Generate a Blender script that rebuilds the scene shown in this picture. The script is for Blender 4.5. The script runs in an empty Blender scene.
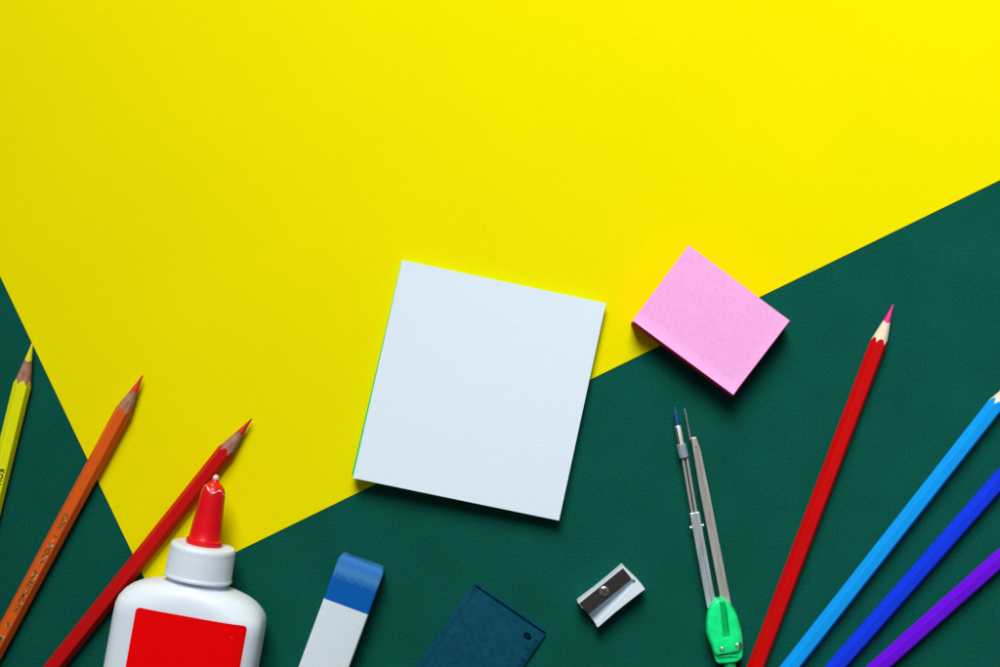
import bpy, bmesh, math, random
from mathutils import Vector, Matrix
random.seed(7)
sc = bpy.context.scene
COL = sc.collection
R = math.radians
PI = math.pi

# ------------------------------------------------------------------ scale
S = 0.00042          # metres per photograph pixel on the table
D = 0.60             # camera height above the table

def at(u, v, z=0.0):
    """A photograph pixel seen at height z, as a point in metres."""
    k = S * (D - z) / D
    return Vector(((u - 500) * k, -(v - 333.5) * k, z))

# ------------------------------------------------------------------ helpers
def tag(o, label=None, cat=None, group=None, kind=None):
    if label: o['label'] = label
    if cat: o['category'] = cat
    if group: o['group'] = group
    if kind: o['kind'] = kind
    return o

def empty(name, loc, rz=0.0):
    o = bpy.data.objects.new(name, None)
    o.empty_display_size = 0.01
    o.location = loc
    o.rotation_euler = (0, 0, rz)
    COL.objects.link(o)
    return o

def obj(name, verts, faces, m, parent=None, smooth=None):
    me = bpy.data.meshes.new(name)
    me.from_pydata([tuple(v) for v in verts], [], faces)
    bm = bmesh.new(); bm.from_mesh(me)
    bmesh.ops.recalc_face_normals(bm, faces=bm.faces)
    if smooth is not None:
        for f in bm.faces: f.smooth = True
        for e in bm.edges:
            if len(e.link_faces) == 2 and e.calc_face_angle(0) > R(smooth):
                e.smooth = False
    bm.to_mesh(me); bm.free()
    o = bpy.data.objects.new(name, me)
    o.data.materials.append(m)
    COL.objects.link(o)
    if parent: o.parent = parent
    return o

def rings(rs, cap0=True, cap1=True):
    """rs: equally long closed loops -> verts, faces"""
    n = len(rs[0]); V = [p for r in rs for p in r]; F = []
    for i in range(len(rs) - 1):
        for j in range(n):
            F.append((i*n + j, i*n + (j+1) % n, (i+1)*n + (j+1) % n, (i+1)*n + j))
    if cap0: F.append(tuple(range(n)))
    if cap1: F.append(tuple(range((len(rs)-1)*n, len(rs)*n)))
    return V, F

def bevel(o, w, seg=2):
    b = o.modifiers.new('bevel', 'BEVEL'); b.width = w; b.segments = seg
    b.limit_method = 'ANGLE'; b.angle_limit = R(30)
    return o

def box(x0, x1, y0, y1, z0, z1):
    V = [(x, y, z) for z in (z0, z1) for x, y in ((x0, y0), (x1, y0), (x1, y1), (x0, y1))]
    F = [(0,1,2,3), (4,5,6,7), (0,1,5,4), (1,2,6,5), (2,3,7,6), (3,0,4,7)]
    return V, F

def join(*vf):
    V, F = [], []
    for v, f in vf:
        b = len(V); V += list(v); F += [tuple(i + b for i in q) for q in f]
    return V, F

def prism(poly, z0, z1):
    n = len(poly)
    return rings([[(x, y, z0) for x, y in poly], [(x, y, z1) for x, y in poly]])

def bar(p, q, w, h, zc, wq=None):
    """A bar lying flat from p to q (2-D points), w wide and h high."""
    p, q = Vector(p[:2]), Vector(q[:2])
    d = (q - p).normalized(); n = Vector((-d.y, d.x)); wq = wq or w
    poly = [p - n*w/2, q - n*wq/2, q + n*wq/2, p + n*w/2]
    return prism([tuple(a) for a in poly], zc - h/2, zc + h/2)

def tube(prof, seg=24):
    """prof: (point, radius) along a path -> round tube"""
    pts = [Vector(a) for a, _ in prof]
    rs = []
    for i, (p, r) in enumerate(prof):
        d = (pts[min(i+1, len(pts)-1)] - pts[max(i-1, 0)]).normalized()
        a = d.orthogonal().normalized()
        if i: # keep the frame steady
            a = (a0 - d * a0.dot(d)).normalized()
        a0 = a; b = d.cross(a)
        rs.append([Vector(p) + (a*math.cos(t*2*PI/seg) + b*math.sin(t*2*PI/seg))*r for t in range(seg)])
    return rings(rs)

def rrect(w, h, r, seg=5):
    """rounded rectangle, centred, half sizes w, h"""
    out = []
    for cx, cy, a0 in ((w-r, h-r, 0), (-w+r, h-r, 90), (-w+r, -h+r, 180), (w-r, -h+r, 270)):
        for k in range(seg + 1):
            a = R(a0 + 90*k/seg)
            out.append((cx + r*math.cos(a), cy + r*math.sin(a)))
    return out

def text_mesh(name, body, size, m, parent, loc, rz=0.0, spacing=1.0, extrude=0.00001, weight=0.0, sx=1.0):
    cu = bpy.data.curves.new(name, 'FONT')
    cu.body = body; cu.size = size; cu.space_character = spacing
    cu.extrude = extrude; cu.offset = weight
    cu.align_x = 'LEFT'; cu.align_y = 'CENTER'
    t = bpy.data.objects.new(name, cu); COL.objects.link(t)
    bpy.context.view_layer.update()
    me = bpy.data.meshes.new_from_object(t.evaluated_get(bpy.context.evaluated_depsgraph_get()))
    bpy.data.objects.remove(t)
    me.transform(Matrix.Translation(loc) @ Matrix.Rotation(rz, 4, 'Z') @ Matrix.Diagonal((sx, 1, 1, 1)))
    me.materials.clear(); me.materials.append(m)
    o = bpy.data.objects.new(name, me); COL.objects.link(o); o.parent = parent
    return o

def cut(o, *cutters):
    """Boolean the cutters (verts, faces) out of o for good."""
    for V, F in cutters:
        me = bpy.data.meshes.new('cutter'); me.from_pydata([tuple(v) for v in V], [], F)
        bm = bmesh.new(); bm.from_mesh(me); bmesh.ops.recalc_face_normals(bm, faces=bm.faces); bm.to_mesh(me); bm.free()
        c = bpy.data.objects.new('cutter', me); COL.objects.link(c)
        if o.parent: c.parent = o.parent
        mo = o.modifiers.new('cut', 'BOOLEAN'); mo.operation = 'DIFFERENCE'; mo.solver = 'EXACT'; mo.object = c
        bpy.context.view_layer.update()
        new = bpy.data.meshes.new_from_object(o.evaluated_get(bpy.context.evaluated_depsgraph_get()))
        o.modifiers.clear(); o.data = new
        bpy.data.objects.remove(c)
    return o

# ------------------------------------------------------------------ materials
def mat(name, col, rough=0.5, var=0.0, vscale=900, bump=0.0, bscale=1500, metal=0.0, coat=0.0,
        spec=0.5, stretch=(1, 1, 1), sss=0.0, sss_r=(1, 1, 1), sss_s=0.004, trans=0.0, detail=4.0,
        blotch=0.0, bl_scale=40, fleck=None):
    m = bpy.data.materials.new(name); m.use_nodes = True
    nt = m.node_tree; N, L = nt.nodes, nt.links
    b = N['Principled BSDF']
    b.inputs['Base Color'].default_value = (*col, 1)
    b.inputs['Roughness'].default_value = rough
    b.inputs['Metallic'].default_value = metal
    b.inputs['Coat Weight'].default_value = coat
    b.inputs['Coat Roughness'].default_value = 0.2
    b.inputs['Specular IOR Level'].default_value = spec
    b.inputs['Transmission Weight'].default_value = trans
    if sss:
        b.inputs['Subsurface Weight'].default_value = sss
        b.inputs['Subsurface Radius'].default_value = sss_r
        b.inputs['Subsurface Scale'].default_value = sss_s
    tc = N.new('ShaderNodeTexCoord'); mp = N.new('ShaderNodeMapping')
    mp.inputs['Scale'].default_value = stretch
    L.new(tc.outputs['Object'], mp.inputs['Vector'])
    colour = None
    if var:
        n = N.new('ShaderNodeTexNoise'); n.inputs['Scale'].default_value = vscale; n.inputs['Detail'].default_value = detail
        n.inputs['Roughness'].default_value = 0.65
        L.new(mp.outputs[0], n.inputs['Vector'])
        mr = N.new('ShaderNodeMapRange')
        mr.inputs['From Min'].default_value = 0.25; mr.inputs['From Max'].default_value = 0.75
        mr.inputs['To Min'].default_value = 1 - var; mr.inputs['To Max'].default_value = 1 + var
        L.new(n.outputs['Fac'], mr.inputs['Value'])
        fac = mr.outputs[0]
        if blotch:
            n2 = N.new('ShaderNodeTexNoise'); n2.inputs['Scale'].default_value = bl_scale; n2.inputs['Detail'].default_value = 3
            L.new(tc.outputs['Object'], n2.inputs['Vector'])
            m2 = N.new('ShaderNodeMapRange')
            m2.inputs['From Min'].default_value = 0.25; m2.inputs['From Max'].default_value = 0.75
            m2.inputs['To Min'].default_value = 1 - blotch; m2.inputs['To Max'].default_value = 1 + blotch
            L.new(n2.outputs['Fac'], m2.inputs['Value'])
            mu = N.new('ShaderNodeMath'); mu.operation = 'MULTIPLY'
            L.new(fac, mu.inputs[0]); L.new(m2.outputs[0], mu.inputs[1]); fac = mu.outputs[0]
        vm = N.new('ShaderNodeVectorMath'); vm.operation = 'SCALE'
        vm.inputs[0].default_value = col
        L.new(fac, vm.inputs['Scale'])
        colour = vm.outputs[0]
    if fleck:
        fcol, fscale, fth, fsoft = fleck
        n3 = N.new('ShaderNodeTexNoise'); n3.inputs['Scale'].default_value = fscale; n3.inputs['Detail'].default_value = 5
        L.new(mp.outputs[0], n3.inputs['Vector'])
        m3 = N.new('ShaderNodeMapRange')
        m3.inputs['From Min'].default_value = fth; m3.inputs['From Max'].default_value = fth + fsoft
        L.new(n3.outputs['Fac'], m3.inputs['Value'])
        mx = N.new('ShaderNodeMix'); mx.data_type = 'RGBA'
        mx.inputs['B'].default_value = (*fcol, 1); mx.inputs['A'].default_value = (*col, 1)
        if colour: L.new(colour, mx.inputs['A'])
        L.new(m3.outputs[0], mx.inputs['Factor'])
        colour = mx.outputs['Result']
    if colour: L.new(colour, b.inputs['Base Color'])
    if bump:
        nb = N.new('ShaderNodeTexNoise'); nb.inputs['Scale'].default_value = bscale; nb.inputs['Detail'].default_value = 5
        nb.inputs['Roughness'].default_value = 0.7
        L.new(mp.outputs[0], nb.inputs['Vector'])
        bp = N.new('ShaderNodeBump'); bp.inputs['Strength'].default_value = 1.0
        bp.inputs['Distance'].default_value = bump
        L.new(nb.outputs['Fac'], bp.inputs['Height']); L.new(bp.outputs[0], b.inputs['Normal'])
    return m

green_card = mat('green card', (0.0045, 0.083, 0.060), 0.9, var=0.26, vscale=1050, bump=0.00015, bscale=1300,
                 spec=0.0, blotch=0.09, bl_scale=45, detail=2.5)
yellow_card = mat('yellow card', (0.815, 0.73, 0.001), 0.8, var=0.03, vscale=900, bump=0.00008, bscale=1100, spec=0.0,
                  blotch=0.015, bl_scale=18)
white_paper = mat('white memo paper', (0.69, 0.80, 0.90), 0.8, var=0.03, vscale=1300, bump=0.00007, bscale=900,
                  stretch=(0.35, 1.6, 1), spec=0.05)
white_edges = mat('white sheet edges', (0.40, 0.41, 0.40), 0.8, var=0.12, vscale=200, stretch=(1, 1, 40), spec=0.1)
green_edges = mat('green sheet edges', (0.02, 0.56, 0.10), 0.75, var=0.1, vscale=200, stretch=(1, 1, 40), spec=0.1)
pink_paper = mat('pink note paper', (0.88, 0.41, 0.76), 0.8, var=0.07, vscale=600, bump=0.00007, bscale=900, spec=0.05, blotch=0.02, bl_scale=120)
red_edges = mat('red sheet edges', (0.85, 0.018, 0.06), 0.75, var=0.15, vscale=200, stretch=(1, 1, 40), spec=0.1)

wood_dark = mat('reddish cedar', (0.33, 0.155, 0.11), 0.7, var=0.5, vscale=520, stretch=(0.12, 1, 1), spec=0.1, bump=0.00008, bscale=900, blotch=0.25, bl_scale=300)
wood_pale = mat('pale wood', (0.76, 0.60, 0.45), 0.7, var=0.16, vscale=420, stretch=(0.12, 1, 1), spec=0.2, bump=0.00006, bscale=900)

def paint(name, col):
    return mat(name + ' pencil paint', col, 0.45, var=0.06, vscale=260, stretch=(0.2, 1, 1), coat=0.06, spec=0.12,
               bump=0.00002, bscale=700)
def core(name, col):
    return mat(name + ' pencil core', col, 0.5, var=0.15, vscale=900, spec=0.4, bump=0.00005, bscale=1500)

bottle_white = mat('white bottle plastic', (0.73, 0.805, 0.90), 0.38, var=0.012, vscale=60, spec=0.4, bump=0.00002, bscale=250,
                   sss=0.25, sss_r=(1, 1, 1), sss_s=0.003)
label_red = mat('red label', (0.88, 0.001, 0.002), 0.5, var=0.03, vscale=150, spec=0.04, fleck=((0.9, 0.25, 0.25), 420, 0.735, 0.02))
nozzle_red = mat('red nozzle plastic', (0.72, 0.002, 0.008), 0.36, var=0.06, vscale=200, spec=0.35, sss=0.2, sss_r=(1, .1, .1), sss_s=0.002,
                 bump=0.00002, bscale=500)
glue_white = mat('dried white glue', (0.88, 0.62, 0.68), 0.35, var=0.05, vscale=800, spec=0.5)

eraser_white = mat('white rubber', (0.66, 0.755, 0.815), 0.8, var=0.03, vscale=500, bump=0.00006, bscale=1200, spec=0.05,
                   fleck=((0.36, 0.44, 0.50), 330, 0.70, 0.06))
eraser_blue = mat('blue rubber', (0.004, 0.105, 0.42), 0.85, var=0.14, vscale=800, bump=0.00010, bscale=1200, spec=0.05)
def add_pale_end(m):
    # paler blue towards the rounded end, with a noisy band across it
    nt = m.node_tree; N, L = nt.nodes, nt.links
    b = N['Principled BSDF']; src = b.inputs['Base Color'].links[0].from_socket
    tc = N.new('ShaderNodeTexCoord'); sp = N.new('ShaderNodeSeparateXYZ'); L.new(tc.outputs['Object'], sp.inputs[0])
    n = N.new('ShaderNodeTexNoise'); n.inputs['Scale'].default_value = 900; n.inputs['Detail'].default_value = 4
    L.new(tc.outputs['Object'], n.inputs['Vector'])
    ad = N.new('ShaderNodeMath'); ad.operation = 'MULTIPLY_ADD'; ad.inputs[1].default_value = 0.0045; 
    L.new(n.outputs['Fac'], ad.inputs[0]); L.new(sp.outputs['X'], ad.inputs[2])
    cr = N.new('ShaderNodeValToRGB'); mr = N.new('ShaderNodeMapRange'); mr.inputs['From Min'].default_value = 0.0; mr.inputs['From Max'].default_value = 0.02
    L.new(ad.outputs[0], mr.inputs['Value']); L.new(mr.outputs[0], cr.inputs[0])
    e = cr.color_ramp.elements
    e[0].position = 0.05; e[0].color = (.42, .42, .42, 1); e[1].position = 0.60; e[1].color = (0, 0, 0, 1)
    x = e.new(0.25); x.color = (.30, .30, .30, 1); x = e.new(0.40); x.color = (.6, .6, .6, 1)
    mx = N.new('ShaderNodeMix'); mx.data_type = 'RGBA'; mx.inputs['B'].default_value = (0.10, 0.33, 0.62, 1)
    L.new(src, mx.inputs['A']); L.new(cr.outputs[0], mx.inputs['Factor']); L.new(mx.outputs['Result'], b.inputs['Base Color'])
add_pale_end(eraser_blue)
ruler_blue = mat('navy ruler plastic', (0.004, 0.066, 0.110), 0.4, var=0.22, vscale=500, spec=0.12, bump=0.00004, bscale=350,
                 blotch=0.14, bl_scale=160)
ruler_ink = mat('black ruler ink', (0.001, 0.004, 0.009), 0.7, var=0.2, spec=0.0)
magnesium = mat('pale cast metal', (0.74, 0.84, 0.93), 0.5, var=0.05, vscale=500, metal=0.1, bump=0.00004, bscale=1400, spec=0.5)
blade_steel = mat('dark blade steel', (0.085, 0.075, 0.070), 0.38, var=0.25, vscale=260, metal=0.75, stretch=(0.3, 1, 1), bump=0.00002, bscale=800)
screw_steel = mat('bright screw steel', (0.75, 0.75, 0.72), 0.25, metal=0.9, var=0.2, vscale=700)
slot_steel = mat('worn screw steel', (0.50, 0.49, 0.47), 0.3, metal=0.9, var=0.4, vscale=500)
leg_steel = mat('brushed steel', (0.56, 0.545, 0.51), 0.42, metal=0.55, var=0.22, vscale=500, stretch=(1, 0.1, 1), bump=0.00006, bscale=900)
blue_steel = mat('bluish steel', (0.52, 0.58, 0.64), 0.4, metal=0.5, var=0.22, vscale=500, stretch=(1, 0.1, 1), bump=0.00006, bscale=900)
collar_steel = mat('grey blue collar', (0.36, 0.45, 0.52), 0.4, metal=0.4, var=0.15, vscale=500)
white_metal = mat('bright nickel', (0.80, 0.80, 0.78), 0.35, metal=0.4, var=0.08, vscale=500)
gap_shade = mat('painted recess shade', (0.02, 0.02, 0.02), 0.7, var=0.2)  # near-black colour that stands in for shade in slots and wells
compass_green = mat('translucent green plastic', (0.008, 0.92, 0.27), 0.22, var=0.14, vscale=320, spec=0.5, sss=0.55,
                    sss_r=(0.1, 1.0, 0.3), sss_s=0.003, blotch=0.15, bl_scale=260)
compass_green_dark = mat('deeper green plastic', (0.002, 0.42, 0.12), 0.25, var=0.12, vscale=320, spec=0.5, sss=0.4,
                    sss_r=(0.1, 1.0, 0.3), sss_s=0.002)
lead_blue = mat('blue compass lead', (0.008, 0.07, 0.24), 0.4, var=0.2, vscale=900, metal=0.2)
ink_black = mat('black stamped lettering', (0.02, 0.018, 0.012), 0.5, var=0.2)
ink_gold = mat('gold stamped lettering', (0.17, 0.10, 0.03), 0.4, metal=0.3, var=0.7, vscale=600,
               fleck=((0.78, 0.66, 0.46), 700, 0.56, 0.06))  # pale flecks are glints painted into the gold ink

# ------------------------------------------------------------------ setting
def slab(name, w, h, z0, z1, m, cx=0, cy=0):
    return obj(name, *box(cx - w/2, cx + w/2, cy - h/2, cy + h/2, z0, z1), m)
ground = slab('ground', 2.4, 2.0, -0.004, 0.0, green_card)
tag(ground, 'dark green textured card covering the whole table', 'card', kind='structure')

# yellow sheet: its corner is hidden below the glue bottle
SH = 0.00028
c0 = at(151.6, 593); ea = (at(1000, 180) - c0).normalized(); eb = (at(0, 275.5) - c0).normalized()
nx, ny = 84, 60
W_, H_ = 0.594, 0.420
def sheet_z(a, b):
    e = min(a, b, W_ - a, H_ - b)
    und = 0.00011*(math.sin(a*31 + b*17 + 1) + math.sin(b*41 - a*13)) + 0.0001
    return und * min(1, max(0, (e - 0.006)/0.05))
rows_t, rows_b = [], []
V, F = [], []
for k, zz in enumerate((SH, 0.00002)):
    for j in range(ny + 1):
        for i in range(nx + 1):
            a, b = W_*i/nx, H_*j/ny
            p = c0 + ea*a + eb*b
            V.append((p.x, p.y, zz + sheet_z(a, b)))
n1 = (nx + 1)*(ny + 1)
ix = lambda i, j, k: k*n1 + j*(nx + 1) + i
for j in range(ny):
    for i in range(nx):
        F.append((ix(i, j, 0), ix(i+1, j, 0), ix(i+1, j+1, 0), ix(i, j+1, 0)))
        F.append((ix(i, j, 1), ix(i, j+1, 1), ix(i+1, j+1, 1), ix(i+1, j, 1)))
for i in range(nx):
    F.append((ix(i, 0, 0), ix(i, 0, 1), ix(i+1, 0, 1), ix(i+1, 0, 0)))
    F.append((ix(i, ny, 0), ix(i+1, ny, 0), ix(i+1, ny, 1), ix(i, ny, 1)))
for j in range(ny):
    F.append((ix(0, j, 0), ix(0, j+1, 0), ix(0, j+1, 1), ix(0, j, 1)))
    F.append((ix(nx, j, 0), ix(nx, j, 1), ix(nx, j+1, 1), ix(nx, j+1, 0)))
ys = obj('paper_sheet', V, F, yellow_card, None, 40)
tag(ys, 'large plain yellow paper sheet lying slanted across the dark green card', 'paper sheet')

# ------------------------------------------------------------------ pencils
APO = 0.00318                      # half the width across the flats
LEN = 0.175
PRIM = APO / math.cos(R(30)) * 0.985
def hex_r(t):
    t = (t + R(30)) % R(60) - R(30)
    return min(APO / math.cos(t), PRIM)

def pencil(tip, other, m_body, m_wood, m_core, label, z0=0.0, k=0.205, core_r=0.00152, roll=0.0, lettering=None):
    AX = PRIM*math.cos(R(30 - abs(roll)))/0.985 if roll else APO
    rl = R(roll)
    zt = z0 + AX
    p, q = at(*tip, zt), at(*other, zt)
    d = (q - p); rz = math.atan2(d.y, d.x)
    root = empty('coloured_pencil', (p.x, p.y, z0), rz)
    tag(root, label, 'pencil', 'coloured pencils')
    n = 96
    th = [2*PI*j/n for j in range(n)]                       # angle 0 = +z: a flat faces up
    def pt(x, r, t): return (x, r*math.sin(t + rl), AX + r*math.cos(t + rl))
    jit = [0.00014*math.sin(5*t + tip[0]) + 0.00010*math.sin(11*t + tip[1]) for t in th]
    tb = [hex_r(t)/k + jit[j] for j, t in enumerate(th)]    # where the cone meets the flats
    rb = [hex_r(t) for t in th]
    r0 = [pt(tb[j], rb[j] - 0.00003, t) for j, t in enumerate(th)]
    r1 = [pt(tb[j] + 0.0001, rb[j] + 0.00003, t) for j, t in enumerate(th)]
    r2 = [pt(0.06, rb[j] + 0.00003, t) for j, t in enumerate(th)]
    r3 = [pt(LEN - 0.0004, rb[j] + 0.00003, t) for j, t in enumerate(th)]
    r4 = [pt(LEN, rb[j] - 0.0003, t) for j, t in enumerate(th)]
    body = obj('painted_shaft', *rings([r0, r1, r2, r3, r4], cap0=False), m_body, root, 25)
    tl = core_r / k
    wj = [0.0003*math.sin(3*t + tip[0]*2) + 0.00016*math.sin(7*t + tip[1]) for t in th]
    w0 = [pt(tl + wj[j], core_r + wj[j]*k, t) for j, t in enumerate(th)]
    wm = [pt((tl + wj[j])*.5 + tb[j]*.5, ((tl + wj[j])*.5 + tb[j]*.5)*k + 0.00003*math.sin(9*t), t) for j, t in enumerate(th)]
    w1 = [pt(tb[j], tb[j]*k - 0.00002, t) for j, t in enumerate(th)]
    obj('sharpened_wood', *rings([w0, wm, w1], False, False), m_wood, root, 60)
    c = [[pt(0.0001, 0.00018, t) for t in th], [pt(0.0004, 0.00032, t) for t in th], [pt(0.002, 0.00054, t) for t in th],
         [pt(tl*.6, core_r*.62, t) for t in th], [pt(tl + wj[j], core_r + wj[j]*k + 0.00002, t) for j, t in enumerate(th)]]
    obj('coloured_tip', *rings(c, True, False), m_core, root, 60)
    if lettering:
        for body_text, dist, size, m, sp in lettering:
            tx = text_mesh('lettering', body_text, size, m, root, (dist, 0.0001, APO + 0.00005), 0.0, sp, 0.000008, 0.00012)
            tx.data.transform(Matrix.Translation((0, 0, AX)) @ Matrix.Rotation(-rl, 4, 'X'))
    return root

pencil((32.4, 343), (2.2, 468), paint('lemon', (0.80, 0.84, 0.004)), wood_dark, core('yellow', (0.74, 0.66, 0.004)),
       'lemon yellow pencil with black lettering at the far left edge, cut by the frame', 0, 0.20, roll=16,
       lettering=[('KOH · I · NOOR  HARDTMUTH', 0.0535, 0.0029, ink_black, 1.15)])
pencil((143, 375), (0, 642), paint('orange', (0.70, 0.105, 0.010)), wood_dark, core('orange', (0.60, 0.030, 0.008)),
       'orange pencil with gold lettering along its shaft and an orange red tip', SH, 0.205, 0.00165,
       lettering=[('KOH · I · NOOR   HARDTMUTH', 0.0655, 0.0029, ink_gold, 1.14), ('H', 0.1165, 0.0026, ink_gold, 1.0), ('MONDELUZ', 0.1225, 0.0029, ink_gold, 1.15)])
pencil((252, 418.4), (54, 667), paint('red', (0.52, 0.004, 0.005)), wood_dark, core('red', (0.52, 0.010, 0.014)),
       'red pencil with a red tip slanting up behind the red glue nozzle', SH, 0.20, 0.00158)
pencil((893.3, 304.3), (756, 667), paint('scarlet', (0.56, 0.002, 0.003)), wood_pale, core('magenta', (0.66, 0.010, 0.22)),
       'red pencil with a magenta pink tip standing between compass and blue pencils', 0, 0.205, 0.00166)
pencil((1021.5, 372.5), (790.5, 667), paint('sky blue', (0.005, 0.30, 0.83)), wood_pale, core('sky blue', (0.01, 0.3, 0.75)),
       'light sky blue pencil on green card, leftmost of the three cool coloured pencils', 0, 0.205)
pencil((1040, 434.5), (835.7, 667), paint('royal blue', (0.006, 0.038, 0.72)), wood_pale, core('royal blue', (0.01, 0.04, 0.6)),
       'deep royal blue pencil lying between the sky blue and violet pencils', 0, 0.205)
pencil((1050, 514.5), (878.7, 667), paint('violet', (0.13, 0.004, 0.66)), wood_pale, core('violet', (0.13, 0.01, 0.55)),
       'violet purple pencil at the bottom right corner beside the royal blue pencil', 0, 0.205)

# ------------------------------------------------------------------ white memo pad
PT = 0.0048
def lift(a, b): return 0.0040*(1 - b)**2*(1 - 0.60*a)          # the lower edge curls off the table
q = [at(353, 478, PT + lift(0, 0)), at(559, 520.5, PT + lift(1, 0)), at(606, 303.3, PT), at(402, 260, PT)]   # BL, BR, TR, TL
pc = sum(q, Vector()) / 4
ang = math.atan2(q[1].y - q[0].y, q[1].x - q[0].x)
root = empty('memo_pad', (pc.x, pc.y, 0), ang)
tag(root, 'square white memo pad with a green edge lying across yellow paper and green card', 'memo pad')
inv = Matrix.Rotation(-ang, 4, 'Z')
def local_quad(q): return [inv @ (Vector((p.x, p.y, 0)) - Vector((pc.x, pc.y, 0))) for p in q]
lq = local_quad(q)
def quad_grid(c, n, zf):
    V, F = [], []
    for j in range(n + 1):
        for i in range(n + 1):
            a, b = i/n, j/n
            p = (c[0]*(1-a) + c[1]*a)*(1-b) + (c[3]*(1-a) + c[2]*a)*b
            V.append((p.x, p.y, zf(a, b)))
    for j in range(n):
        for i in range(n):
            k = j*(n+1) + i
            F.append((k, k+1, k+n+2, k+n+1))
    return V, F
def grid_block(name, c, n, z0, z1, m, par):
    """a stack of sheets between two curved surfaces"""
    V0, F0 = quad_grid(c, n, z0); V1, F1 = quad_grid(c, n, z1)
    o_ = len(V0); V = V0 + V1; F = [f[::-1] for f in F0] + [tuple(i + o_ for i in f) for f in F1]
    w_ = n + 1
    for i in range(n):
        for u, v in ((i, i+1), (n*w_ + i, n*w_ + i + 1), (i*w_, (i+1)*w_), (i*w_ + n, (i+1)*w_ + n)):
            F.append((u, v, o_ + v, o_ + u))
    return obj(name, V, F, m, par, 35)
def block(name, c, z0, z1, m, par):
    V = [(p.x, p.y, z0) for p in c] + [(p.x, p.y, z1) for p in c]
    return obj(name, V, box(0,1,0,1,0,1)[1], m, par)
wav = lambda a, b: 0.00012*math.sin(a*3 + b*2)
grid_block('top_sheet', lq, 40, lambda a, b: PT + lift(a, b) + wav(a, b), lambda a, b: PT + lift(a, b) + wav(a, b) + 0.00012, white_paper, root)
grid_block('white_sheets', [p*0.996 for p in lq], 24, lambda a, b: 0.0030 + lift(a, b), lambda a, b: PT - 0.0003 + lift(a, b), white_edges, root)
gr = [lq[0] + Vector((-0.00100, 0.0008, 0)), lq[1] + Vector((-0.0016, 0.0011, 0)), lq[2] + Vector((-0.0012, -0.0006, 0)), lq[3] + Vector((-0.0003, -0.0006, 0))]
grid_block('green_sheets', gr, 24, lambda a, b: SH + 0.00025 + lift(a, b), lambda a, b: 0.00295 + lift(a, b), green_edges, root)

# ------------------------------------------------------------------ pink sticky note block
NT = 0.0125
q = [at(632.6, 320.6, NT), at(733.2, 394.8, NT), at(790, 320.6, NT), at(689, 245, NT)]
pc = sum(q, Vector()) / 4
ang = math.atan2(q[1].y - q[0].y, q[1].x - q[0].x)
root = empty('sticky_note_block', (pc.x, pc.y, 0), ang)
tag(root, 'small thick pink sticky note block with red lower sheets beside the white pad', 'sticky notes')
inv = Matrix.Rotation(-ang, 4, 'Z')
lq = [inv @ (Vector((p.x, p.y, 0)) - Vector((pc.x, pc.y, 0))) for p in q]
def note_curl(a, b):
    return NT - 0.0009 + 0.0010*max(0, (0.13 - b)/0.13)**1.7 + 0.0003*max(0, (a - .90)/.10)**1.6
top = obj('top_note', *quad_grid(lq, 48, note_curl), pink_paper, root, 60)
so = top.modifiers.new('thick', 'SOLIDIFY'); so.thickness = 0.00012; so.offset = 1
es = top.modifiers.new('crisp', 'EDGE_SPLIT'); es.split_angle = R(30)
def shear(c, dx, dy): return [p*0.997 + Vector((dx, dy, 0)) for p in c]
up = shear(lq, 0.0001, -0.0001); lo = shear(lq, 0.0008, -0.00065)
block('pink_notes', up, 0.0100, NT - 0.0010, pink_paper, root)
block('red_notes', lo, SH + 0.00012, 0.00995, red_edges, root)

# ------------------------------------------------------------------ glue bottle
ZA = 0.0158
o0 = at(198, 578, ZA)
tilt = R(10.2)
root = empty('glue_bottle', (o0.x, o0.y, SH), -tilt)
tag(root, 'white plastic glue bottle with plain red label and red nozzle lying face up', 'glue bottle')
M = S*(D - ZA)/D                     # metres per pixel at the bottle's axis
def se(w, h, n, y, seg=96):
    out = []
    for j in range(seg):
        t = 2*PI*j/seg; c, s = math.cos(t), math.sin(t)
        out.append((math.copysign(abs(c)**(2/n), c)*w, y, ZA + math.copysign(abs(s)**(2/n), s)*h))
    return out
BH = 0.0154
prof = [(3, 29.5, .0120, 2.0), (-4, 29.5, .0120, 2.0), (-5.6, 31, .0122, 2.05), (-7, 37, .0127, 2.15), (-8.8, 46, .0133, 2.25), (-11.6, 55, .0139, 2.4),
        (-16, 63, .0145, 2.6), (-21, 68.5, .0149, 2.75), (-27, 72.2, .0152, 3.5), (-34, 73.8, BH, 4.0), (-44, 74.2, BH, 4.0), (-70, 74.2, BH, 4.0),
        (-150, 74.2, BH, 4.0), (-230, 74.2, BH, 4.0), (-252, 73.4, BH, 4.0), (-262, 70, .0148, 2.9), (-268, 62, .0135, 2.7), (-270, 50, .011, 2.5)]
obj('bottle_body', *rings([se(w*M, h, n, y*M) for y, w, h, n in prof]), bottle_white, root, 60)

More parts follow.
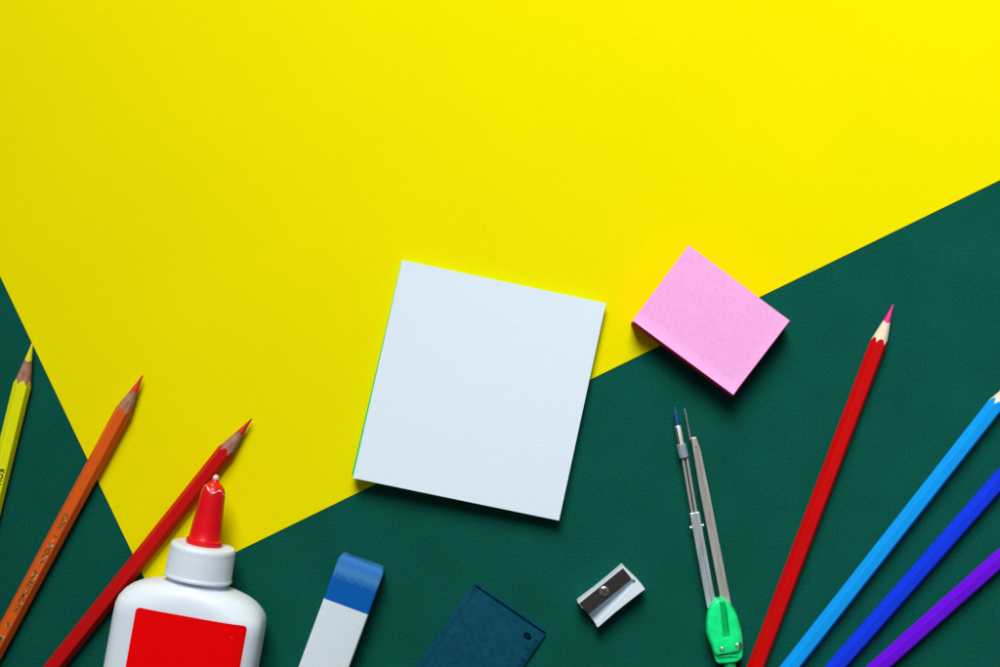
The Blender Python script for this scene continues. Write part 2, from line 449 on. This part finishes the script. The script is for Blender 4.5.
# red label, wrapped on the flat front
inv = Matrix.Rotation(tilt, 4, 'Z')
def loc2(u, v, z):
    p = at(u, v, z); return inv @ Vector((p.x - o0.x, p.y - o0.y, 0))
tl_, tr_ = loc2(137, 606, .030), loc2(247, 627, .030)
lx0, lx1 = tl_.x, tr_.x; ly1 = (tl_.y + tr_.y)/2; ly0 = -235*M
def front_z(x):
    w = 74.2*M; return ZA + BH*(1 - min(1, abs(x)/w)**4.0)**(1/4.0)
V, F = [], []
nxl, rc = 48, 0.0016
def lab_x(i): return lx0 + (lx1 - lx0)*i/nxl
ysteps = [0, .00015, .0004, .0008, .0016]
ylist = [ly0 + s for s in ysteps] + [ly0 + (ly1 - ly0)*k/6 for k in range(1, 6)] + [ly1 - s for s in reversed(ysteps)]
for zo in (0.00012, -0.00005):
    for y in ylist:
        e = min(y - ly0, ly1 - y); ins = 0 if e >= rc else rc - math.sqrt(max(0, rc*rc - (rc - e)**2))
        for i in range(nxl + 1):
            a = i/nxl; x = (lx0 + ins)*(1 - a) + (lx1 - ins)*a
            V.append((x, y, front_z(x) + zo))
ny_ = len(ylist); n1 = ny_*(nxl + 1)
for j in range(ny_ - 1):
    for i in range(nxl):
        k = j*(nxl + 1) + i
        F.append((k, k+1, k+nxl+2, k+nxl+1)); F.append((n1+k, n1+k+nxl+1, n1+k+nxl+2, n1+k+1))
for i in range(nxl):
    for k in (i, (ny_-1)*(nxl+1) + i): F.append((k, k+1, n1+k+1, n1+k))
for j in range(ny_ - 1):
    for k in (j*(nxl+1), j*(nxl+1) + nxl): F.append((k, k+nxl+1, n1+k+nxl+1, n1+k))
obj('front_label', V, F, label_red, root, 50)

def lathe(prof, seg=96, zc=ZA, ridge=None, cap0=True, cap1=True):
    rs = []
    for y, r in prof:
        rr = []
        for j in range(seg):
            t = 2*PI*j/seg
            e = ridge(y, j) if ridge else 0
            rr.append(((r + e)*math.cos(t), y, zc + (r + e)*math.sin(t)))
        rs.append(rr)
    return rings(rs, cap0, cap1)
def rid(y, j):
    yy = y/M
    return 0 if not 4.4 < yy < 27 else (0.00007 if j % 4 < 2 else -0.00007)
cap_prof = [(-.6, 31.5), (-.2, 33.4), (1.2, 34.0), (2.6, 33.6), (3.6, 32.9), (5, 32.8), (8, 32.7), (16, 32.5), (25, 32.3), (26.5, 32.2), (28, 32.3), (30, 32.3), (32, 31.9), (33.6, 30.8), (34.2, 28.5), (34.4, 18)]
collar = obj('ribbed_collar', *lathe([(y*M, r*M) for y, r in cap_prof], 320, ridge=rid), bottle_white, root, 40)
nz = [(34.0, 16.5), (34.2, 17.6), (35, 18.1), (38, 18.1), (39.3, 17.7), (39.8, 16.6), (40.6, 16.0), (50, 15.3), (62, 14.2), (76, 12.9), (84, 12.3), (88, 11.8), (91.2, 10.6),
      (93.8, 8.7), (95.8, 6.6), (97.4, 4.6), (99.2, 3.7), (100.6, 3.2)]
noz = obj('nozzle', *lathe([(y*M, r*M) for y, r in nz], 64), nozzle_red, root, 40)
ball = []
for k in range(13):
    a = PI*k/12
    ball.append(((101.6 - 3.4*math.cos(a))*M, max(0.00001, 3.1*M*math.sin(a))))
obj('glue_drop', *lathe(ball, 24), glue_white, noz, 60)
# a smear of dried glue curling round the tip
sm = []
for k in range(23):
    a = R(200 - 7.8*k)
    yy = 92.2 + 2.2*math.sin(k*.5) - 5.2*(k/22)
    rr = (11.2 - 0.35*(yy - 90.5))*M
    a2 = R(150 - 6.6*k)
    sm.append(((rr*math.cos(a2), yy*M, ZA + rr*math.sin(a2)), (0.55 + .45*math.sin(k*1.3))*M*(1.05 if 4 < k < 19 else .6)))
obj('glue_smear', *tube(sm, 10), glue_white, noz, 60)
sm2 = []
for k in range(12):
    a2 = R(120 - 5*k); yy = 95.5 - 0.55*abs(k - 5)
    rr = 7.1*M
    sm2.append(((rr*math.cos(a2), yy*M, ZA + rr*math.sin(a2)), (0.5 + .3*math.sin(k*1.9))*M))
obj('glue_smear', *tube(sm2, 10), glue_white, noz, 60)

# ------------------------------------------------------------------ eraser
EH = 0.0115
a_, b_ = at(341.0, 553.0, EH*.55), at(385.6, 568.6, EH*.55)
EW = (b_ - a_).length/2
mid = (a_ + b_)/2
c_ = at(299, 667, EH*.55) - at(341.0, 553.0, EH*.55)
ang = math.atan2(c_.y, c_.x)
root = empty('eraser', (mid.x, mid.y, 0), ang)
tag(root, 'two tone eraser with a rounded blue end and long white body', 'eraser')
def ering(x, L=None):
    rp, rt = 0.0022, 0.0062
    w = EW if x >= rp else EW - rp + math.sqrt(max(0, rp*rp - (rp - x)**2))
    drop = 0 if x >= rt else (rt - math.sqrt(max(0, rt*rt - (rt - x)**2)))*0.34
    z1 = EH - drop; z0 = 0.0001 + (0 if x > 0.002 else (0.002 - x)*.5)
    hh, zc = (z1 - z0)/2, (z1 + z0)/2
    return [(x, py, zc + pz) for py, pz in rrect(w, hh, 0.0008, 5)]
bl = 0.0192
xs = [0, .0001, .0003, .0006, .001, .0016, .0022, .003, .004, .005, .006, .0075, .010, .014, bl]
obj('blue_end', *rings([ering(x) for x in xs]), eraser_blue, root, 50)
xs = [bl + 0.00002, .03, .045, .060]
def wring(x, s=0.0): return [(p[0], p[1]*(1 - s), p[2]) for p in ering(x)]
obj('white_body', *rings([wring(x) for x in xs]), eraser_white, root, 50)

# ------------------------------------------------------------------ ruler
RT = 0.0024
o1 = at(474.5, 582.0, RT)
dx = Vector((-0.566, -0.824, 0)); dx.normalize()
ang = math.atan2(dx.y, dx.x)
root = empty('ruler', (o1.x, o1.y, 0), ang)
tag(root, 'dark navy blue plastic ruler end with black scale marks and a zero', 'ruler')
RW = 0.0372
yp = [(0.0, 0.0003), (0.0, RT - .0009), (.0007, RT), (.0026, RT - .00008), (.0032, RT - .00022), (.0038, RT - .00006), (.0050, RT), (RW - .0062, RT), (RW - .0003, RT - .0007), (RW, RT - .0010), (RW, .0003), (RW - .0003, 0.0001), (.0003, .0001)]
def rring(x, dz=0.0):
    rp = .0018; ins = 0 if x >= rp else rp - math.sqrt(max(0, rp*rp - (rp - x)**2))
    sq = lambda y: RW/2 + (y - RW/2)*(RW/2 - ins)/(RW/2)
    return [(x, sq(y), max(0.0001, z - dz) if z > 0.0008 else z) for y, z in yp]
rul = obj('ruler_body', *rings([rring(.0, .0002), rring(.0001), rring(.0003), rring(.0006), rring(.0007, .0012), rring(.0011, .0012), rring(.0017, .0012), rring(.0018), rring(.0022), rring(.18)]), ruler_blue, root, 30)  # end groove added so its shade draws the dark line inside the edge
# scale: one mesh of fine black ticks along the sloping edge
def top_z(y): return RT - (0 if y < RW - .0062 else (y - (RW - .0062))/.0059*.0007)
ticks = []
for k in range(0, 61):
    x = 0.0057 + 0.001*k
    ln = (.0062 if k else .0020) if k % 10 == 0 else (.0034 if k % 5 == 0 else .0018)
    y1 = RW - .0005; y0 = y1 - ln; tw = 2.2e-4 if k % 10 == 0 and k else (1.5e-4 if k % 5 == 0 else 9e-5)
    ticks.append(([(x - tw, y0, top_z(y0) + 2e-5), (x + tw, y0, top_z(y0) + 2e-5), (x + tw, y1, top_z(y1) + 2e-5), (x - tw, y1, top_z(y1) + 2e-5)] +
                  [(x - tw, y0, top_z(y0) - 2e-5), (x + tw, y0, top_z(y0) - 2e-5), (x + tw, y1, top_z(y1) - 2e-5), (x - tw, y1, top_z(y1) - 2e-5)],
                  [(0,1,2,3), (4,5,6,7), (0,1,5,4), (1,2,6,5), (2,3,7,6), (3,0,4,7)]))
obj('scale_marks', *join(*ticks), ruler_ink, root)
text_mesh('zero_digit', '0', 0.0042, ruler_ink, root, (0.0071, RW - .0060, RT - 0.00002), R(180), 1.0, 0.00006, 0.00024)

# ------------------------------------------------------------------ pencil sharpener
PH = 0.0082
A_, B_, C_, D_ = at(577.4, 601.0, .0015), at(624.6, 562.8, .0015), at(644.4, 588.8, PH), at(597, 625.6, PH)
ang = math.atan2(B_.y - A_.y, B_.x - A_.x)
o2 = (A_ + B_ + C_ + D_)/4
root = empty('pencil_sharpener', (o2.x, o2.y, 0), ang)
tag(root, 'small pale metal pencil sharpener with dark blade and screw on green card', 'sharpener')
pl, pw = (B_ - A_).length/2*.99, (A_ - D_).length/2*.965
outline = [(-pl, -pw), (-pl + .001, -pw), (-pl*.3, -pw*.955), (pl*.35, -pw*.96), (pl, -pw), (pl, -pw*.35), (pl - .0009, pw*.70), (pl - .0010, pw), (pl*.35, pw*.96), (-pl*.3, pw*.96), (-pl + .001, pw), (-pl, pw)]
bodyo = obj('metal_body', *prism(outline, 0.0002, PH), magnesium, root)
cone = tube([((-pl - .002, -0.0012, PH - .0014), 0.0048), ((pl - .0010, -0.0010, PH - .0010), 0.0012)], 40)
rec = box(-pl - .001, pl - .0016, -0.0003, pw - 0.0006, PH - 0.0007, PH + .001)
cut(bodyo, rec, cone)
bevel(bodyo, 0.00022, 2)
bl_o = obj('blade', *prism([(-pl + .0004, -0.00005), (pl - .0022, -0.00005), (pl - .0018, 0.0006), (pl - .0018, pw - .0008), (-pl + .0004, pw - .0008)], PH - .0007, PH - .0001), blade_steel, root)
bevel(bl_o, 0.0001, 1)
sx, sy = at(604.0, 591.0, PH).x - o2.x, at(604.0, 591.0, PH).y - o2.y
iv = Matrix.Rotation(-ang, 4, 'Z') @ Vector((sx, sy, 0))
def dome(cx, cy, z, r, h, seg=32):
    rs = [[(cx + r*math.cos(2*PI*j/seg), cy + r*math.sin(2*PI*j/seg), z) for j in range(seg)]]
    for k in range(6):
        a = R(15*k); rr = r*math.cos(a*0.95); zz = z + h*.35 + h*.65*math.sin(a)
        rs.append([(cx + rr*math.cos(2*PI*j/seg), cy + rr*math.sin(2*PI*j/seg), zz) for j in range(seg)])
    return rings(rs)
scr = obj('screw', *dome(iv.x, iv.y, PH - .0001, .0021, .0010), slot_steel, root, 40)
def slot_cut(cx, cy, rz, ln, w, z0, z1):
    V, F = box(-ln, ln, -w, w, z0, z1)
    m = Matrix.Translation((cx, cy, 0)) @ Matrix.Rotation(rz, 4, 'Z')
    return [m @ Vector(v) for v in V], F
cut(scr, slot_cut(iv.x, iv.y, R(20), .0015, .00034, PH + .00010, PH + .002), slot_cut(iv.x, iv.y, R(110), .0015, .00034, PH + .00015, PH + .002))
for p in scr.data.polygons: p.use_smooth = False
slot_v = join(slot_cut(iv.x, iv.y, R(20), .00135, .00036, PH + .00012, PH + .00083), slot_cut(iv.x, iv.y, R(110), .00135, .00036, PH + .00013, PH + .00084))
obj('slot_shade', *slot_v, gap_shade, scr)  # dark bars fill the cut cross as painted shade

# ------------------------------------------------------------------ drawing compass
ZL = 0.0042
o3 = at(724, 632, 0.004)
root = empty('drawing_compass', (o3.x, o3.y, 0))
tag(root, 'steel drawing compass with bright green plastic head and blue lead', 'compass')
def cl(u, v, z=ZL):
    p = at(u, v, z); return Vector((p.x - o3.x, p.y - o3.y, z))
LW = 9.4*S
# needle leg, a folded channel with a chamfered end
pA, pB = cl(693.6, 437), cl(726.5, 607)
d = (pB - pA).normalized(); n = Vector((-d.y, d.x, 0))             # n: towards the photo's right
if n.x < 0: n = -n
def off(p, a, b): return (p + d*a + n*b)
hw = LW/2
poly = [off(pA, 0, -hw*.62), off(pA, 0.0001, hw*.45), off(pA, 0.0058, hw*.86), off(pA, 0.025, hw), off(pB, 0, hw), off(pB, 0, -hw), off(pA, 0.020, -hw*.92)]
leg = obj('leg', *prism([(p.x, p.y) for p in poly], ZL - .0016, ZL + .0016), leg_steel, root)
g0, g1 = off(pA, 0.004, 0), off(pB, .002, 0)
cut(leg, bar(g0, g1, .00055, .0012, ZL + .0016))
bevel(leg, .00025, 2)
obj('needle', *tube([(cl(684.7, 408.6, .0034), .00008), (cl(685.7, 414, .0037), .00038), (cl(689.4, 433, ZL), .00045), (cl(690.6, 440, ZL), .00045)], 16), screw_steel, leg, 60)
# lead leg
pC, pD = cl(694.2, 512.2), cl(711.5, 607)
d = (pD - pC).normalized(); n = Vector((-d.y, d.x, 0))
if n.x < 0: n = -n
poly = [off(pC, 0, -hw), off(pC, 0, hw), off(pD, 0, hw), off(pD, 0, -hw)]
leg2 = obj('leg', *prism([(p.x, p.y) for p in poly], ZL - .0016, ZL + .0016), blue_steel, root)
cut(leg2, bar(off(pC, -.001, 0), off(pD, .002, 0), .0007, .0016, ZL + .0016))
bevel(leg2, .00025, 2)
pin_c = off(pC, .0060, 0)
obj('cross_pin', *tube([(pin_c - n*(hw + .0010), .0004), (pin_c - n*(hw + .0009), .00055), (pin_c + n*(hw + .0009), .00055), (pin_c + n*(hw + .0010), .0004)], 16), white_metal, leg2, 40)
rod = []
for k in (-1, 1):
    e = n*(.00085*k)
    rod.append(tube([(cl(684.6, 457) + e, .00062), (cl(694.8, 516) + e, .00062)], 14))
obj('holder_rod', *join(*rod), leg_steel, leg2, 60)
obj('clamp_collar', *tube([(cl(680.9, 444), .0017), (cl(681.0, 444.6), .0020), (cl(684.0, 457), .0020), (cl(684.2, 457.8), .0017)], 28), collar_steel, leg2, 40)
obj('lead_sleeve', *tube([(cl(677.6, 425.5), .00105), (cl(677.8, 426.3), .0012), (cl(681.4, 446), .0012)], 24), white_metal, leg2, 40)
sl_c0, sl_c1 = cl(677.0, 427.5, ZL + .0010), cl(680.2, 444, ZL + .0010)
obj('sleeve_shade', *bar(sl_c0 - n*.00035, sl_c1 - n*.00035, .00055, .0004, ZL + .0010), gap_shade, leg2)  # dark bar laid on the sleeve as the painted shade of a slot
obj('lead', *tube([(cl(674.7, 406.8, .0038), .00012), (cl(675.3, 411, .0039), .00055), (cl(676.6, 419, ZL), .00098), (cl(677.9, 427, ZL), .00102)], 20), lead_blue, leg2, 60)

# green plastic head
HZ = 0.0105
ho = [(715, 597.4), (719, 596.6), (723, 597.6), (729, 602), (733.6, 607.5), (737.2, 615), (740, 624), (742, 632), (743.2, 640), (743.2, 650), (742.6, 658), (739.5, 661), (735.8, 663), (725, 664), (719, 664.2), (716, 662.6), (713.2, 655), (710.6, 646), (707, 638), (705.3, 631.6), (705.6, 621), (707, 611), (710.5, 603)]
cen = Vector((724.5, 632))
def hring(s, z, push=0.0):
    out = []
    for u, v in ho:
        p = cen + (Vector((u, v)) - cen)*s
        out.append(tuple(cl(p.x, p.y, z)))
    return out
head = obj('plastic_head', *rings([hring(.95, .0001), hring(1.0, .0009), hring(1.0, .0060), hring(.965, .0083), hring(.90, .0096), hring(.80, .0103), hring(.55, .0105)]), compass_green, root, 25)
cg0, cg1 = cl(720.2, 596), cl(724.2, 634)
cut(head, bar(cg0, cg1, .0026, .005, HZ, .0026))
lowcut = []
# the lower cheek sits a step below the upper shell
lp = [cl(708, 650, 0), cl(716, 649, 0), cl(726, 647.5, 0), (cl(736, 645, 0)), cl(748, 641, 0), cl(748, 670, 0), cl(708, 670, 0)]
cut(head, prism([(p.x, p.y) for p in lp], .0085, .02))
bevel(head, .0003, 2)
obj('head_ridge', *tube([(cl(717.5, 658.5, .0084), .0003), (cl(722, 656.4, .0086), .00055), (cl(729, 655.5, .0087), .0006), (cl(735, 656, .0086), .0005), (cl(739, 657, .0084), .0003)], 14), compass_green, head, 60)
obj('groove_bed', *bar(cl(720.6, 600), cl(724.0, 633.5), .0022, .0010, .0084), compass_green_dark, head)
for u, v in ((718.4, 643.9), (733.4, 640.4)):
    p = cl(u, v, 0)
    sk = obj('head_screw', *dome(p.x, p.y, HZ - .0013, .0013, .0013, 28), screw_steel, head, 40)
    cut(sk, slot_cut(p.x, p.y, R(35 if u < 725 else 70), .0010, .0002, HZ - .0006, HZ + .003), slot_cut(p.x, p.y, R(125 if u < 725 else 160), .0010, .0002, HZ - .0006, HZ + .003))
    obj('well_shade', *tube([((p.x, p.y, HZ - .0012), .0018), ((p.x, p.y, HZ - .0003), .0019)], 28), gap_shade, head, 40)  # solid dark disc, painted shade ringing the screw
    sk.location.z = .0004
obj('grip_stem', *tube([(cl(729, 661, .0050), .0026), (cl(731, 672, .0050), .0025), (cl(734, 690, .0050), .0025), (cl(734.3, 692, .0050), .0019)], 28), compass_green_dark, root, 40)

# ------------------------------------------------------------------ light
w = bpy.data.worlds.new('World'); sc.world = w; w.use_nodes = True
bg = w.node_tree.nodes['Background']
bg.inputs['Color'].default_value = (0.80, 0.92, 1.0, 1)
bg.inputs['Strength'].default_value = 0.10

def area(name, loc, aim, size, power, col=(1, 1, 1)):
    l = bpy.data.lights.new(name, 'AREA'); l.shape = 'RECTANGLE'; l.size = size[0]; l.size_y = size[1]
    l.energy = power; l.color = col
    o = bpy.data.objects.new(name, l); COL.objects.link(o)
    o.location = loc
    o.rotation_euler = (Vector(aim) - Vector(loc)).to_track_quat('-Z', 'Y').to_euler()
    return o
key = area('window_light', (-0.03, 1.13, 1.12), (0.34, 0.02, 0), (0.75, 0.85), 10.4, (1.0, 0.99, 0.97))
key.data.spread = R(88)

# ------------------------------------------------------------------ camera
cam = bpy.data.cameras.new('camera'); co = bpy.data.objects.new('camera', cam); COL.objects.link(co)
cam.sensor_width = 36; cam.lens = 36*D/(1000*S)
cam.clip_start = 0.01; cam.clip_end = 50
co.location = (0, 0, D); co.rotation_euler = (0, 0, 0)
sc.camera = co

sc.render.engine = 'CYCLES'
sc.cycles.use_denoising = True
sc.cycles.max_bounces = 10
sc.view_settings.view_transform = 'Standard'
sc.view_settings.look = 'None'
sc.view_settings.exposure = 0
sc.view_settings.gamma = 1
